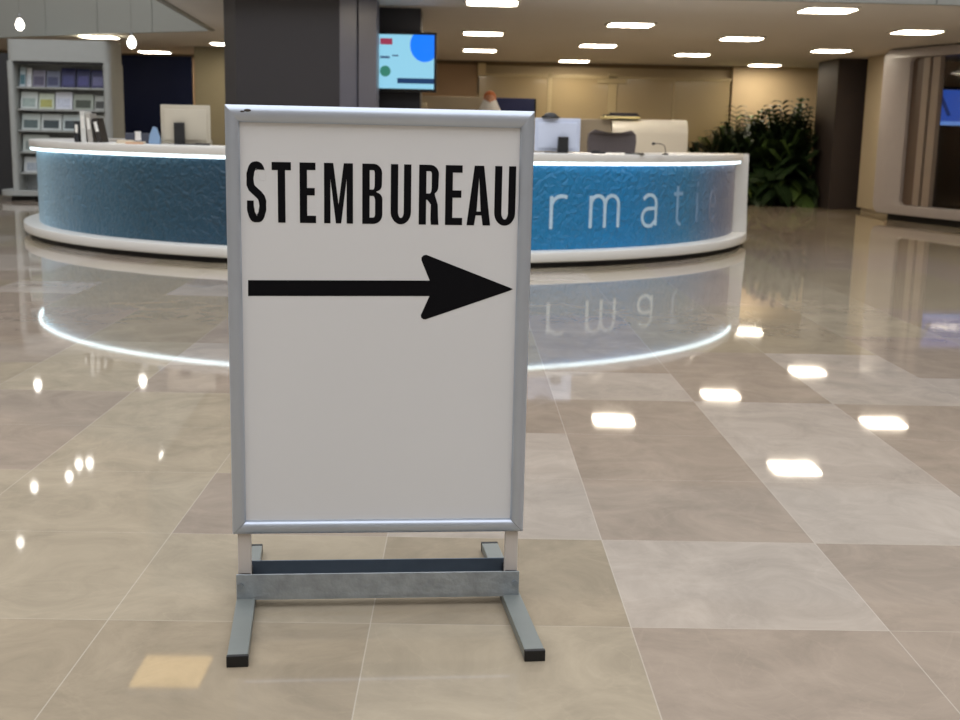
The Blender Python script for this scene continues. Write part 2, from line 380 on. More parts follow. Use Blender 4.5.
# thin rounded letters on the glass: i n f o r m a t i e
def ribbon(bmx, pts, hw, a_mid, wid, z0, R=4.109):
    def P(x, z, r): 
        a = math.radians(a_mid)+(x-wid/2)/R
        return (r*math.cos(a), r*math.sin(a), z0+z)
    n = len(pts); Ls = []
    for i, p in enumerate(pts):
        p0 = pts[max(0, i-1)]; p1 = pts[min(n-1, i+1)]
        tx, tz = p1[0]-p0[0], p1[1]-p0[1]; l = math.hypot(tx, tz) or 1; nx, nz_ = -tz/l, tx/l
        Ls.append(((p[0]+nx*hw, p[1]+nz_*hw), (p[0]-nx*hw, p[1]-nz_*hw)))
    V = [[bmx.verts.new(P(*q, r)) for q in pr_ for r in (R-.004, R)] for pr_ in Ls]
    for A, B in zip(V, V[1:]):
        for i_, j_ in ((0, 1), (1, 3), (3, 2), (2, 0)):
            bmx.faces.new((A[i_], A[j_], B[j_], B[i_]))
    bmx.faces.new((V[0][0], V[0][1], V[0][3], V[0][2])); bmx.faces.new((V[-1][0], V[-1][2], V[-1][3], V[-1][1]))
xh = .27
def strokes(ch_):
    if ch_ == 'r': return .18, [[(.02, 0), (.02, xh)], [(.02, xh-.09)]+arc(.12, xh-.09, .10, .09, 180, 60, 8)]
    if ch_ == 'm': return .34, [[(.02, 0), (.02, xh)], [(.02, xh-.07)]+arc(.095, xh-.08, .075, .08, 180, 0, 12)+[(.17, 0)], [(.17, xh-.08)]+arc(.245, xh-.08, .075, .08, 180, 0, 12)+[(.32, 0)]]
    if ch_ == 'n': return .20, [[(.02, 0), (.02, xh)], [(.02, xh-.07)]+arc(.10, xh-.08, .08, .08, 180, 0, 12)+[(.18, 0)]]
    if ch_ == 'a': return .22, [arc(.11, xh-.08, .09, .08, 150, 0, 10)+[(.20, 0)], [(.20, xh*.56), (.10, xh*.56)]+arc(.10, xh*.28, .08, xh*.28, 90, 270, 12)+[(.14, 0), (.20, .05)]]
    if ch_ == 't': return .16, [[(.06, xh+.07), (.06, .06)]+arc(.11, .06, .05, .06, 180, 290, 8), [(0, xh), (.14, xh)]]
    if ch_ == 'i': return .04, [[(.02, 0), (.02, xh)], [(.02, xh+.06), (.02, xh+.10)]]
    if ch_ == 'f': return .14, [[(.05, 0), (.05, xh+.04)]+arc(.10, xh+.04, .05, .06, 180, 70, 8), [(0, xh), (.13, xh)]]
    if ch_ == 'o': return .22, [arc(.11, xh/2, .09, xh/2, 0, 360, 28)]
    if ch_ == 'e': return .20, [[(.02, xh*.52), (.18, xh*.52)]+arc(.10, xh*.5, .08, xh*.5, 5, 310, 24)]
cols = {'t': (120, 152, 184), 'e': (132, 134, 156)}
for ch_, a, k in (('i', -94, 0), ('n', -87, 0), ('f', -79.6, 0), ('o', -73, 0), ('r', -64.8, 0), ('m', -57.5, 0), ('a', -49.2, 0), ('t', -42.5, 1), ('i', -37.2, 2), ('e', -31.5, 3)):
    mt = [mat('frosted_letter', (186, 214, 232), .5), mat('frosted_letter_glare_1', (136, 172, 204), .5), mat('frosted_letter_glare_2', (120, 148, 178), .5), mat('frosted_letter_glare_3', (130, 140, 160), .5)][k]  # last letters dulled in colour, painting in the reflection that fades them
    wd, ss = strokes(ch_); bmx = MB()
    sc = 1.12
    for s_ in ss: ribbon(bmx.bm, [(x*sc, z*sc) for x, z in s_], .017, a, wd*sc, .345)
    bmx.out('letter', mt, desk)

# ------------------------------------------------------------------ the STEMBUREAU sign
sign = thing('sign_stand', 'free-standing white sign reading STEMBUREAU with a black arrow', 'sign', (-.2035, 2.944, 0), math.radians(4.4))
M_ALU = mat('brushed_aluminium', (188, 196, 208), .34, metal=.75, var=.03, scale=20)
M_FACE = mat('white_sign_sheet', (218, 218, 218), .42, var=.012, scale=3)
M_GALV = mat('galvanised_steel', (158, 165, 170), .42, metal=.55, var=.4, scale=22, bump=.15, bscale=60)
M_GALV2 = mat('painted_grey_tube', (126, 131, 127), .45, metal=.3, var=.08, scale=18)
M_BLK = mat('black_vinyl', (8, 8, 13), .55, var=0, spec=.12)
M_CAP = mat('black_rubber_cap', (12, 12, 13), .5)
HW, ZB, ZT = .372, .187, 1.256; FW = .034
# mitred half-round rails
def rail(p0, p1, inn, WD=FW):
    """p0,p1 outer corners in (x,z); inn = inward unit (x,z)"""
    mb = MB(); bmx = mb.bm
    d = Vector((p1[0]-p0[0], p1[1]-p0[1])).normalized()
    prof = []
    for i in range(13):
        a = PI*i/12; prof.append((WD/2-WD/2*math.cos(a), -.017-.0125*math.sin(a)))   # (inward offset, y)
    prof += [(WD, .017), (0, .017)]
    rr = []
    for end, sg in ((p0, 1), (p1, -1)):
        rr.append([bmx.verts.new((end[0]+inn[0]*o_+d.x*sg*o_*FW/WD, y_, end[1]+inn[1]*o_+d.y*sg*o_*FW/WD)) for o_, y_ in prof])
    n = len(prof)
    for k in range(n): bmx.faces.new((rr[0][k], rr[0][(k+1) % n], rr[1][(k+1) % n], rr[1][k]))
    bmx.faces.new(rr[0]); bmx.faces.new(rr[1][::-1])
    return mb
g = .0008
rail((-HW+g, ZT), (HW-g, ZT), (0, -1), .041).out('frame_rail', M_ALU, sign, True)
rail((-HW+g, ZB), (HW-g, ZB), (0, 1)).out('frame_rail', M_ALU, sign, True)
rail((-HW, ZB+g), (-HW, ZT-g), (1, 0)).out('frame_rail', M_ALU, sign, True)
rail((HW, ZB+g), (HW, ZT-g), (-1, 0)).out('frame_rail', M_ALU, sign, True)
panel = MB().box(-HW+FW-.003, HW-FW+.003, -.013, .013, ZB+FW-.003, ZT-FW+.003).out('sign_panel', M_FACE, sign)
MB().ball((-HW+.055, -.029, ZT-.013), .0042, 2.0, .5, .8).ball((-HW+.043, -.029, ZT-.016), .003, 1.8, .5, .7).out('dent', mat('dark_dent', (62, 54, 50), .6), sign, True)

# condensed bold glyphs drawn as outlines, (w, h) box with stem s
H_ = .1455
def glyph(c, w, h, s=.0178, b_=.0155):
    r = w/2
    if c == 'T': x = w/2; return [[(0, h), (w, h), (w, h-b_*1.25), (x+s/2, h-b_*1.25), (x+s/2, 0), (x-s/2, 0), (x-s/2, h-b_*1.25), (0, h-b_*1.25)]]
    if c == 'E': q = b_*1.15; return [[(0, 0), (w, 0), (w, q), (s, q), (s, h/2-q/2+.003), (w*.93, h/2-q/2+.003), (w*.93, h/2+q/2+.003), (s, h/2+q/2+.003), (s, h-q), (w*.98, h-q), (w*.98, h), (0, h)]]
    if c == 'M': k = s*.86; return [[(0, 0), (k, 0), (k, h*.74), (w/2-k*.42, 0), (w/2+k*.42, 0), (w-k, h*.74), (w-k, 0), (w, 0), (w, h), (w-k*1.45, h), (w/2, h*.32), (k*1.45, h), (0, h)]]
    if c == 'U':
        ry = w*.62
        return [[(0, h), (0, ry)]+arc(w/2, ry, w/2, ry, 180, 360, 20)+[(w, h), (w-s, h), (w-s, ry)]+arc(w/2, ry, w/2-s, ry-b_, 360, 180, 20)+[(s, h)]]
    if c in 'BR':
        if c == 'B':
            m_ = h*.52; R1 = w*.46; 
            outer = [(0, 0), (w-R1, 0)]+arc(w-R1, R1, R1, R1, 270, 360, 8)+[(w, m_-.022)]+arc(w-.016, m_-.016, .016, .017, 0, 80, 5)+arc(w-.018, m_+.018, .0165, .015, 280, 360, 5)+arc(w-R1, h-R1, R1*.96, R1, 0, 90, 8)+[(0, h)]
            i1 = [(s, b_), (w-R1, b_)]+arc(w-R1, R1, R1-s, R1-b_, 270, 360, 8)+arc(w-R1, m_-b_/2-.014, R1-s, .014, 0, 90, 6)+[(s, m_-b_/2)]
            i2 = [(s, m_+b_/2), (w-R1, m_+b_/2)]+arc(w-R1, m_+b_/2+.014, R1-s-.001, .014, 270, 360, 6)+arc(w-R1, h-R1, R1-s-.001, R1-b_, 0, 90, 8)+[(s, h-b_)]
            return [outer, i1, i2]
        m_ = h*.47; R1 = w*.46
        outer = [(0, 0), (s, 0), (s, m_-b_/2), (w*.42, m_-b_/2), (w*.60, m_*.72), (w-s*1.12, .012), (w-s*1.05, 0), (w, 0), (w-.001, .012), (w*.95, m_*.72), (w*.80, m_+.004)]+arc(w-.018, m_+.024, .0165, .018, 300, 360, 5)+arc(w-R1, h-R1, R1*.98, R1, 0, 90, 8)+[(0, h)]
        i2 = [(s, m_+b_/2), (w-R1, m_+b_/2)]+arc(w-R1, m_+b_/2+.015, R1-s, .015, 270, 360, 6)+arc(w-R1, h-R1, R1-s, R1-b_, 0, 90, 8)+[(s, h-b_)]
        return [outer, i2]
    if c == 'A': 
        k = s*1.05; a0 = .034; 
        def xl(z): return w*.5*(z/h)*.72
        return [[(0, 0), (k, 0), (k+.0035, a0*.72), (w-k-.0035, a0*.72), (w-k, 0), (w, 0), (w/2+k*.62, h), (w/2-k*.62, h)],
                [(k+.0055, a0), (w/2, h*.80), (w-k-.0055, a0)]]
    if c == 'S':
        s = .0160; b_ = .0152
        # centre line thickened
        rx = w/2-s/2; cx = w/2; ry = h*.225; tc_ = []
        top = arc(cx, h-ry-b_/2, rx, ry, -8, 180, 18)
        top += [(cx-rx*.96, h*.62), (cx-rx*.72, h*.565), (cx-rx*.2, h*.515), (cx+rx*.35, h*.465), (cx+rx*.80, h*.41), (cx+rx*.98, h*.35)]
        bot = arc(cx, ry+b_/2, rx, ry, 0, -180, 18)
        bot += [(cx-rx, ry+b_/2+.012)]
        pts_ = top+bot; n = len(pts_); Lf, Rt = [], []
        for i, p in enumerate(pts_):
            p0, p1 = pts_[max(0, i-1)], pts_[min(n-1, i+1)]; tx, tz = p1[0]-p0[0], p1[1]-p0[1]; l = math.hypot(tx, tz)
            nx, nz_ = -tz/l, tx/l; th = s/2*abs(nx)+b_/2*abs(nz_)
            if abs(nx) > .2 and abs(nz_) > .2: th = max(th*.86, b_*.55)
            Lf.append((p[0]+nx*th, p[1]+nz_*th)); Rt.append((p[0]-nx*th, p[1]-nz_*th))
        return [Lf+Rt[::-1]]
word = [('S', -.3230, -.2775), ('T', -.2632, -.2170), ('E', -.1965, -.1575), ('M', -.1379, -.0681), ('B', -.0455, .0034), ('U', .0237, .0734), ('R', .0925, .1413), ('E', .1572, .1995), ('A', .2105, .2690), ('U', .2785, .3305)]
for c, a, b_ in word:
    mb = MB()
    for lp in [glyph(c, b_-a, H_)]:
        mb.prism(lp, .0006, Matrix.Translation((a, -.0136, .9772)))
    mb.out('letter', M_BLK, sign)
ar = [(-.3233, .8357), (-.3239, .7967), (.1215, .8003), (.1003, .752), (.1015, .7455), (.1065, .7420), (.1125, .7415), (.322, .8155), (.3300, .8195), (.322, .8232), (.1125, .9030), (.1055, .9015), (.1005, .8965), (.1005, .889), (.1215, .8390)]
MB().prism([ar], .0006, Matrix.Translation((0, -.0136, 0))).out('arrow', M_BLK, sign)
# posts, crossbars, feet
for sx in (-1, 1):
    MB().box(sx*.344-.0165, sx*.344+.0165, -.012, .012, .032, ZB+.002, .002).out('post', mat('post_white', (200, 192, 184), .45), sign)
b1 = MB()
b1.box(-.361, .361, -.052, -.047, .022, .090, .0015).box(-.361, .361, -.052, -.020, .0265, .031, .0015)
b1.out('crossbar', M_GALV, sign)
b2 = MB(); b2.box(-.361, .361, .047, .052, .022, .090, .0015).box(-.361, .361, .020, .052, .0265, .031, .0015)
b2.out('crossbar', mat('dark_steel_bar', (88, 100, 114), .5, metal=.4, var=.15, scale=20), sign)
for sx in (-1, 1):
    MB().box(sx*.344-.0165, sx*.344+.0165, -.046, -.013, .032, .080, .003).box(sx*.344-.0165, sx*.344+.0165, .013, .046, .032, .080, .003).out('clamp_block', M_CAP, sign)
    MB().cyl((sx*.350, -.053, .060), (sx*.350, -.058, .060), .008, n=6).out('bolt', mat('zinc_bolt', (150, 158, 166), .3, metal=.8), sign)
    ft = MB().box(-.0235, .0235, -.383, .345, .001, .026, .002).out('foot', M_GALV2, sign, loc=(sx*.340, 0, 0), rz=math.radians(2.6))
    for y_ in (-.389, .351):
        MB().box(-.0245, .0245, y_-.006, y_+.006, 0, .027, .002).out('end_cap', M_CAP, ft)

# ------------------------------------------------------------------ things on and behind the desk
def on_desk(x, y): return (x, y, 1.0355)
def monitor(loc, rz, w, h, shell, label, tilt=0.):
    t = thing('computer_monitor', label, 'monitor', loc, rz, 'white computer monitors on the desk')
    # back of the monitor faces the visitor (-y)
    T = Matrix.Translation((0, 0, .012)) @ Matrix.Rotation(tilt, 4, 'X')
    a = MB().box(-w/2, w/2, -.012, .018, .0, h, .008); a.box(-w/2+.03, w/2-.03, -.032, -.010, .03, h-.04, .010); bmesh.ops.transform(a.bm, matrix=T, verts=a.bm.verts)
    a.out('housing', shell, t, True)
    a = MB().box(-w/2+.012, w/2-.012, .018, .021, .012, h-.012); bmesh.ops.transform(a.bm, matrix=T, verts=a.bm.verts)
    a.out('screen', mat('screen_glass', (14, 16, 20), .15), t)
    return t
M_MONL = mat('cream_monitor', (186, 178, 160), .5)
M_MONR = mat('pale_blue_white_monitor', (196, 204, 222), .45)
t = monitor((-2.71, 11.80, 1.0355), math.radians(5), .47, .365, M_MONL, 'cream backed computer monitor leaning on the left side of the desk', .02)
MB().box(-.105, -.005, -.075, -.035, .0, .21, .006).box(-.10, .14, -.12, -.03, 0, .010, .004).out('stand', M_DARK, t)
MB().box(.10, .24, -.16, -.09, 0, .018, .006).out('foot', M_DARK, t)
t = monitor((.87, 11.42, 1.0355), math.radians(-2), .43, .31, M_MONR, 'pale white computer monitor right behind the top right of the sign')
MB().box(.005, .105, -.075, -.035, .0, .15, .006).box(-.12, .10, -.11, -.03, 0, .008, .004).out('stand', M_DARK, t)
# unidentified black dome on the right monitor
o = MB().lathe([(.07, 0), (.066, .022), (.05, .04), (.02, .05)], 20).box(-.085, .085, -.03, .0, 0, .014, .004).out('monitor_dome', M_DARK, None, True, loc=(.80, 11.42, 1.359))
tag(o, 'black dome resting on top of the pale right-hand monitor', 'dome')

# folders standing on the desk
def binder(x, y, w, h, d, rgb, label, lean, nm):
    t = thing('ring_binder', label, 'binder', (x, y, 1.0355), 0, 'binders standing on the left of the desk')
    t.rotation_euler = (0, lean, 0)
    MB().box(-w/2, w/2, -d/2, d/2, 0, h, .004).out('cover', mat(nm, rgb, .5), t)
    MB().box(-w*.3, w*.3, -d/2-.002, -d/2, h*.45, h*.85).out('spine_label', mat('label_paper', (230, 228, 220), .6), t)
binder(-3.84, 12.12, .045, .20, .22, (30, 32, 36), 'low black binder, leftmost of those left on the desk', .03, 'binder_black')
binder(-3.765, 12.11, .05, .30, .22, (206, 206, 200), 'white binder standing next to the low black one', -.02, 'binder_white')
binder(-3.695, 12.10, .045, .28, .22, (172, 168, 160), 'light grey binder between the white and dark ones', -.08, 'binder_grey')
binder(-3.60, 12.09, .05, .24, .22, (44, 40, 36), 'dark brown binder leaning against the grey one', -.2, 'binder_brown')
# paper tray and papers
o = MB().box(-.13, .13, -.10, .10, 0, .02, .003).box(-.13, .02, -.10, .10, .02, .032, .002).out('paper_stack', mat('paper_cream', (214, 200, 176), .7), None, loc=(-3.22, 11.72, 1.0355), rz=.2)
tag(o, 'low stack of cream papers on the left of the desk', 'papers')
o = MB().box(-.09, .05, -.05, .05, 0, .016, .003).out('notepad', mat('peach_paper', (206, 158, 120), .7), None, loc=(-3.10, 11.46, 1.0355), rz=-.1)
tag(o, 'peach orange notepad in front of the cream papers', 'notepad')
o = MB().lathe([(.028, 0), (.03, .01), (.026, .07), (.032, .085)], 16).out('paper_cup', mat('cup_white', (226, 224, 220), .5), None, True, loc=(-3.13, 11.63, 1.090))
o.location.z = 1.068
tag(o, 'small white paper cup on the cream papers', 'cup')
o = MB().prism([[(-.055, 0), (.055, 0), (.055, .06), (.02, .155), (-.01, .165), (-.045, .08)]], .05).out('card_holder', mat('light_blue_plastic', (130, 158, 190), .4), None, loc=(-3.0, 11.72, 1.0355))
tag(o, 'light blue pointed holder left of the cream monitor', 'holder')
o = MB().box(-.12, .12, -.05, .05, 0, .10, .008).out('document_tray', mat('smoky_tray', (66, 70, 84), .4), None, loc=(-3.22, 11.98, 1.0355))
tag(o, 'smoky grey document tray behind the cream papers', 'tray')
# gooseneck microphone
t = thing('gooseneck_microphone', 'thin bent microphone on the desk right of the grey chair', 'microphone', (1.93, 11.60, 1.0355))
MB().cyl((0, 0, 0), (0, 0, .012), .03).out('base', M_DARK, t, True)
gp = [(0, 0, .01), (0, 0, .05), (-.012, 0, .085), (-.04, 0, .102), (-.08, 0, .106), (-.10, 0, .105)]
MB().tube(gp, .0045).out('gooseneck', mat('dark_metal', (84, 78, 78), .4, metal=.6), t, True)
MB().ball((-.118, 0, .104), .014, 1.3, 1, 1).out('microphone_head', M_DARK, t, True)
# small dark stapler left of chair
o = MB().box(-.07, .07, -.02, .02, 0, .02, .008).box(-.06, .02, -.018, .018, .02, .032, .006).out('stapler', M_DARK, None, True, loc=(1.27, 11.5, 1.0355))
tag(o, 'small black stapler on the desk beside the pale monitor', 'stapler')
o = MB().box(-.09, .09, -.06, .06, 0, .014, .005).out('telephone', M_DARK, None, True, loc=(1.62, 11.52, 1.0355))
tag(o, 'flat black telephone on the desk in front of the grey chair', 'telephone')

# office chair
t = thing('office_chair', 'grey mesh office chair behind the right side of the desk', 'chair', (1.56, 13.15, 0), math.radians(8))
bk = [(-.20, 0), (.20, 0), (.225, .06), (.25, .14), (.265, .20), (.255, .245), (.20, .266), (.10, .254), (0, .250), (-.10, .256), (-.20, .268), (-.26, .245), (-.27, .20), (-.262, .12), (-.225, .05)]
mb = MB(); mb.prism([[(x, z*1.9) for x, z in bk]], .045, Matrix.Translation((0, -.24, .76))); 
for v in mb.bm.verts: v.co.y += (v.co.x/.27)**2*.07
mb.out('backrest', mat('grey_mesh_fabric', (92, 84, 84), .85, bump=.3, bscale=120), t)
MB().box(-.24, .24, -.17, .27, .44, .52, .035, 3).out('seat', mat('grey_seat_fabric', (70, 66, 68), .9), t, True)
MB().cyl((0, .05, .10), (0, .05, .44), .028).out('gas_lift', M_DARK, t, True)
MB().tube([(0, .05, .42), (0, -.17, .44), (0, -.225, .60), (0, -.215, .82)], .022).out('back_support', M_DARK, t, True)
for sx in (-1, 1):
    MB().tube([(sx*.22, .02, .47), (sx*.29, .02, .50), (sx*.29, .02, .66)], .015).box(sx*.29-.035, sx*.29+.035, -.10, .14, .66, .69, .012).out('armrest', M_DARK, t, True)
for k in range(5):
    a = 2*PI*k/5+.3
    MB().tube([(0, .05, .11), (.28*math.cos(a), .05+.28*math.sin(a), .07)], [.025, .015]).ball((.28*math.cos(a), .05+.28*math.sin(a), .033), .033).out('base_leg', M_DARK, t, True)

# curved white back counter, round top
t = thing('back_counter', 'white back counter with a rounded glossy top behind the desk', 'counter', (0, 16.6, 0))
cx0, cx1 = 2.02, 3.06
prof = [(0, 0), (.75, 0), (.75, 1.44)]+[(.20, 1.44)]+[(.20-.20*math.sin(math.radians(a)), 1.24+.20*math.cos(math.radians(a))) for a in range(0, 91, 9)][1:]
MB().prism([prof], cx1-cx0, Matrix.Translation((cx1, 0, 0)) @ Matrix.Rotation(PI/2, 4, 'Z')).out('body', white, t, True)
mb = MB(); mb.box(1.55, 2.02, .12, .20, 0, 1.43, .01); mb.out('side_screen', mat('grey_screen_panel', (150, 142, 130), .5), t)
MB().box(1.90, 2.4, .05, .55, 1.441, 1.472, .006).out('shelf_plate', mat('pale_yellow_plate', (226, 214, 160), .5), t)  # pale yellow plate on the counter top
o = MB().box(-.24, .24, -.12, .12, 0, .022, .008).box(-.16, .22, -.09, .09, .022, .05, .012).out('document_case', mat('dark_navy_case', (36, 34, 50), .5), None, True, loc=(2.16, 16.85, 1.473), rz=.05)
tag(o, 'flat dark case on top of the white back counter', 'case')
# monitors / screens further behind
t = thing('low_partition', 'grey low partition under the wall screen behind the sign', 'partition', (0, 17.6, 0))
MB().box(-.66, .30, 0, .05, 0, 1.72, .006).out('panel', mat('grey_partition', (150, 138, 118), .6), t)
MB().box(-.66, -.56, -.06, .0, 0, 1.62, .006).out('post', mat('pale_post', (196, 184, 158), .6), t)
t = thing('navy_screen', 'dark navy wide screen behind the person in white', 'screen', (.70, 17.3, 0))
MB().box(-.285, .285, -.02, .02, 1.45, 1.705, .01).out('housing', mat('navy_plastic', (34, 44, 96), .5), t, True)
MB().box(.277, .30, -.03, .03, 1.45, 1.700, .006).out('side_edge', M_DARK, t)
MB().box(-.03, .03, 0, .03, .76, 1.45).box(-.16, .16, -.08, .14, .752, .766, .004).out('stand', M_DARK, t)
t = thing('side_table', 'white side table carrying the navy screen', 'table', (.70, 17.3, 0))
MB().box(-.34, .34, -.25, .30, .72, .75, .004).out('tabletop', white, t)
for sx in (-.3, .3):
    for sy in (-.21, .26): MB().box(sx-.02, sx+.02, sy-.02, sy+.02, 0, .72).out('leg', white, t)

# ------------------------------------------------------------------ wall screen
t = thing('wall_screen', 'blue and white information screen hung beside the grey pillar', 'screen', (0, 14.22, 0))
sx0, sx1, sz0, sz1 = -.99, -.375, 1.695, 2.305
MB().box(-1.40, -.345, .0, .06, 1.660, 2.335, .008).out('bezel', mat('black_bezel', (10, 10, 14), .3), t)
MB().box(-1.15, -.75, .06, .18, 1.8, 2.15).out('bracket', M_DARK, t)
def em(n, rgb, s=1.): return mat(n, (10, 10, 10), .3, emit=rgb, estr=s, var=0)
MB().box(-1.37, sx1, -.004, 0, sz0, sz1).out('screen', em('screen_light_blue', (150, 214, 240), .95), t)
import itertools
c = [p for p in arc(-.485, 2.19, .17, .19, 0, 360, 40)]
c = [(min(x, sx1), min(z, sz1)) for x, z in c]
MB().prism([c], .002, Matrix.Translation((0, -.007, 0))).out('blue_disc', em('screen_blue', (0, 120, 250), 1.1), t)
MB().box(-1.0, -.86, -.007, -.004, 2.19, 2.26).out('red_block', em('screen_red', (170, 60, 90), .8), t)
MB().box(-1.0, -.89, -.007, -.004, 2.035, 2.06).box(-.86, -.79, -.007, -.004, 2.06, 2.075).out('text_line', em('screen_dark', (70, 100, 140), .7), t)
MB().prism([arc(-.94, 1.89, .062, .062, 0, 360, 24)], .002, Matrix.Translation((0, -.007, 0))).out('green_disc', em('screen_green', (60, 140, 120), .8), t)
MB().box(-.80, sx1, -.007, -.004, 1.755, 1.815).out('caption_bar', em('screen_navy', (10, 60, 110), .8), t)

# ------------------------------------------------------------------ brochure rack
rk = thing('brochure_rack', 'white round-cornered brochure rack at the far left', 'rack', (-6.39, 19.25, 0))
M_RACK = mat('rack_white', (160, 163, 160), .45)
rx = .81
# plan shell with rounded corners: side walls, back, stiles
def plan_round(x0, x1, y0, y1, r): return [(x, y) for x, y in rrect(x0, x1, y0, y1, r)]
MB().poly(plan_round(-rx, rx, 0, .75, .12), 2.17, 2.50).out('hood', M_RACK, rk, True)
MB().poly(plan_round(-rx, -rx+.10, 0, .75, .045), .16, 2.17).out('side_panel', M_RACK, rk, True)
MB().poly(plan_round(rx-.13, rx, 0, .75, .06), .16, 2.17).out('side_panel', M_RACK, rk, True)
MB().box(-rx+.09, rx-.12, .36, .40, .16, 2.17).out('back_panel', mat('rack_inner', (150, 154, 154), .5), rk)
MB().poly(plan_round(-rx-.22, rx+.06, -.12, .80, .3), .08, .16).out('plinth', M_RACK, rk, True)
MB().poly(plan_round(-rx-.1, rx-.02, 0, .7, .25), 0, .08).out('toe_kick', M_TOE, rk, True)
shz = [1.78, 1.44, 1.11, .77, .44]
for z in shz:
    MB().box(-rx+.10, rx-.13, .10, .36, z-.028, z, .004).out('shelf', M_RACK, rk)
MB().box(-rx+.10, rx-.13, .02, .06, 2.13, 2.168).out('shelf_lip', M_DARK, rk)
rows = [
 (1.78, [(.075, .30, (176, 190, 196), (70, 110, 120), 'pale teal brochure'), (.06, .29, (206, 208, 208), (180, 186, 190), 'plain white leaflet'), (.16, .26, (120, 118, 134), (70, 66, 90), 'mauve grey leaflet'), (.17, .25, (104, 110, 130), (50, 56, 90), 'slate grey leaflet'), (.18, .30, (34, 36, 84), (50, 54, 110), 'tall navy brochure'), (.17, .29, (30, 36, 82), (60, 60, 120), 'navy brochure with violet picture'), (.17, .28, (40, 42, 86), (90, 90, 130), 'navy brochure with grey picture')]),
 (1.44, [(.22, .26, (192, 200, 196), (150, 166, 160), 'white brochure with a mint picture'), (.20, .24, (188, 198, 180), (160, 160, 90), 'white brochure with a yellow green picture'), (.22, .27, (202, 206, 214), (184, 190, 204), 'plain pale blue brochure'), (.26, .24, (150, 158, 146), (56, 64, 50), 'brochure with a dark leaf picture'), (.14, .22, (160, 164, 158), (48, 50, 46), 'narrow brochure with a dark round picture')]),
 (1.11, [(.20, .25, (186, 196, 192), (80, 96, 96), 'white brochure with a grey green strip'), (.22, .25, (190, 198, 196), (44, 58, 62), 'white brochure with two dark photos'), (.22, .25, (184, 196, 196), (54, 66, 70), 'white brochure with one square dark photo'), (.24, .25, (192, 196, 190), (130, 134, 130), 'white brochure with a faint grey picture')]),
 (.77, [(.26, .26, (180, 188, 182), (120, 130, 126), 'pale green grey leaflet'), (.30, .22, (184, 186, 178), (140, 140, 132), 'pale beige leaflet'), (.26, .25, (170, 172, 168), (110, 104, 110), 'grey leaflet with a mauve picture')]),
 (.44, [(.18, .24, (190, 196, 196), (150, 160, 170), 'white folded leaflet'), (.14, .22, (40, 74, 130), (30, 60, 120), 'bright blue leaflet'), (.2, .24, (190, 190, 190), (90, 90, 100), 'white leaflet with grey print')])]
rn = ['topmost', 'second', 'third', 'fourth', 'lowest']
for ri, (z, items) in enumerate(rows):
    x = -.68; tot = sum(i[0] for i in items); gap = .018; kx = (1.34-gap*(len(items)-1))/tot
    items = [(i[0]*kx, i[1]*1.04, i[2], i[3], i[4]) for i in items]
    for wd, hh, c1, c2, lb in items:
        t = thing('brochure', lb+' on the '+rn[ri]+' shelf of the rack', 'brochure', (-6.39+x+wd/2, 19.25+.17, z), 0, 'brochures in the white rack')
        t.rotation_euler = (-.22, 0, 0)
        MB().box(-wd/2, wd/2, -.004, .006, .003, hh, .001).out('cover', mat('cover_%d_%d_%d' % c1, c1, .4), t)
        MB().box(-wd*.40, wd*.36, -.0055, -.004, hh*.12, hh*.62).out('cover_picture', mat('picture_%d_%d_%d' % c2, c2, .4, var=.5, scale=30), t)
        x += wd+gap

# ------------------------------------------------------------------ white framed glass kiosk, right
ka = math.atan2(-1.7, .6)     # direction of the front plane, towards the camera
kq = thing('glass_kiosk', 'white round-cornered glass kiosk at the right edge', 'kiosk', (6.50, 19.0, 0), ka)
# local: x along the front, +y to the outside right (interior)
KL = 5.0
def ky(mb): return mb
MB().prism([rrect(0, KL, .10, 2.60, .16, 8), rrect(.62, KL-.4, .25, 2.46, .10, 8)], .25, bev=.012).out('front_frame', mat('kiosk_white', (160, 153, 152), .4, coat=.1), kq, True)
MB().box(.30, KL-.3, .26, 3.2, .10, .24).out('floor_slab', mat('kiosk_floor', (92, 74, 60), .2), kq)
MB().box(.02, KL-.02, .26, 3.2, 2.47, 2.59).out('roof', mat('kiosk_roof', (150, 132, 112), .6), kq)
MB().box(.02, .12, .26, 3.2, .12, 2.47).out('end_wall', mat('kiosk_wall', (196, 166, 136), .6), kq)
MB().box(KL-.12, KL-.02, .26, 3.2, .12, 2.47).out('end_wall', mat('kiosk_wall', (196, 166, 136), .6), kq)
MB().box(.12, KL-.12, 3.1, 3.2, .24, 2.47).out('rear_wall', mat('kiosk_wall', (196, 166, 136), .6), kq)
MB().box(.2, KL-.2, .15, 3.1, 0, .10).out('toe_kick', M_TOE, kq)
MB().box(.625, .86, .06, .14, .255, 2.455).out('door_post', mat('brown_post', (88, 72, 62), .45), kq)
MB().box(.88, 1.02, .03, .13, .255, 2.455, .01).out('door_post', mat('pale_post_kiosk', (140, 127, 117), .35), kq)
MB().box(1.08, 1.24, .03, .13, .255, 2.455, .01).out('door_post', mat('pale_post_kiosk', (176, 160, 146), .35), kq)
mg = bpy.data.materials.new('kiosk_glass'); mg.use_nodes = True; bb = mg.node_tree.nodes['Principled BSDF']
bb.inputs['Base Color'].default_value = (.9, .93, .95, 1); bb.inputs['Roughness'].default_value = .03; bb.inputs['Transmission Weight'].default_value = 1; bb.inputs['IOR'].default_value = 1.45
MB().box(1.25, KL-.42, .10, .112, .255, 2.455).out('glass_pane', mg, kq)
bd = thing('display_board', 'tall black display board behind the kiosk glass', 'display board', (7.0, 18.75, .24))
MB().box(.03, 1.55, 0, .08, 0, 1.80, .01).out('board', mat('black_board', (20, 19, 22), .3), bd)
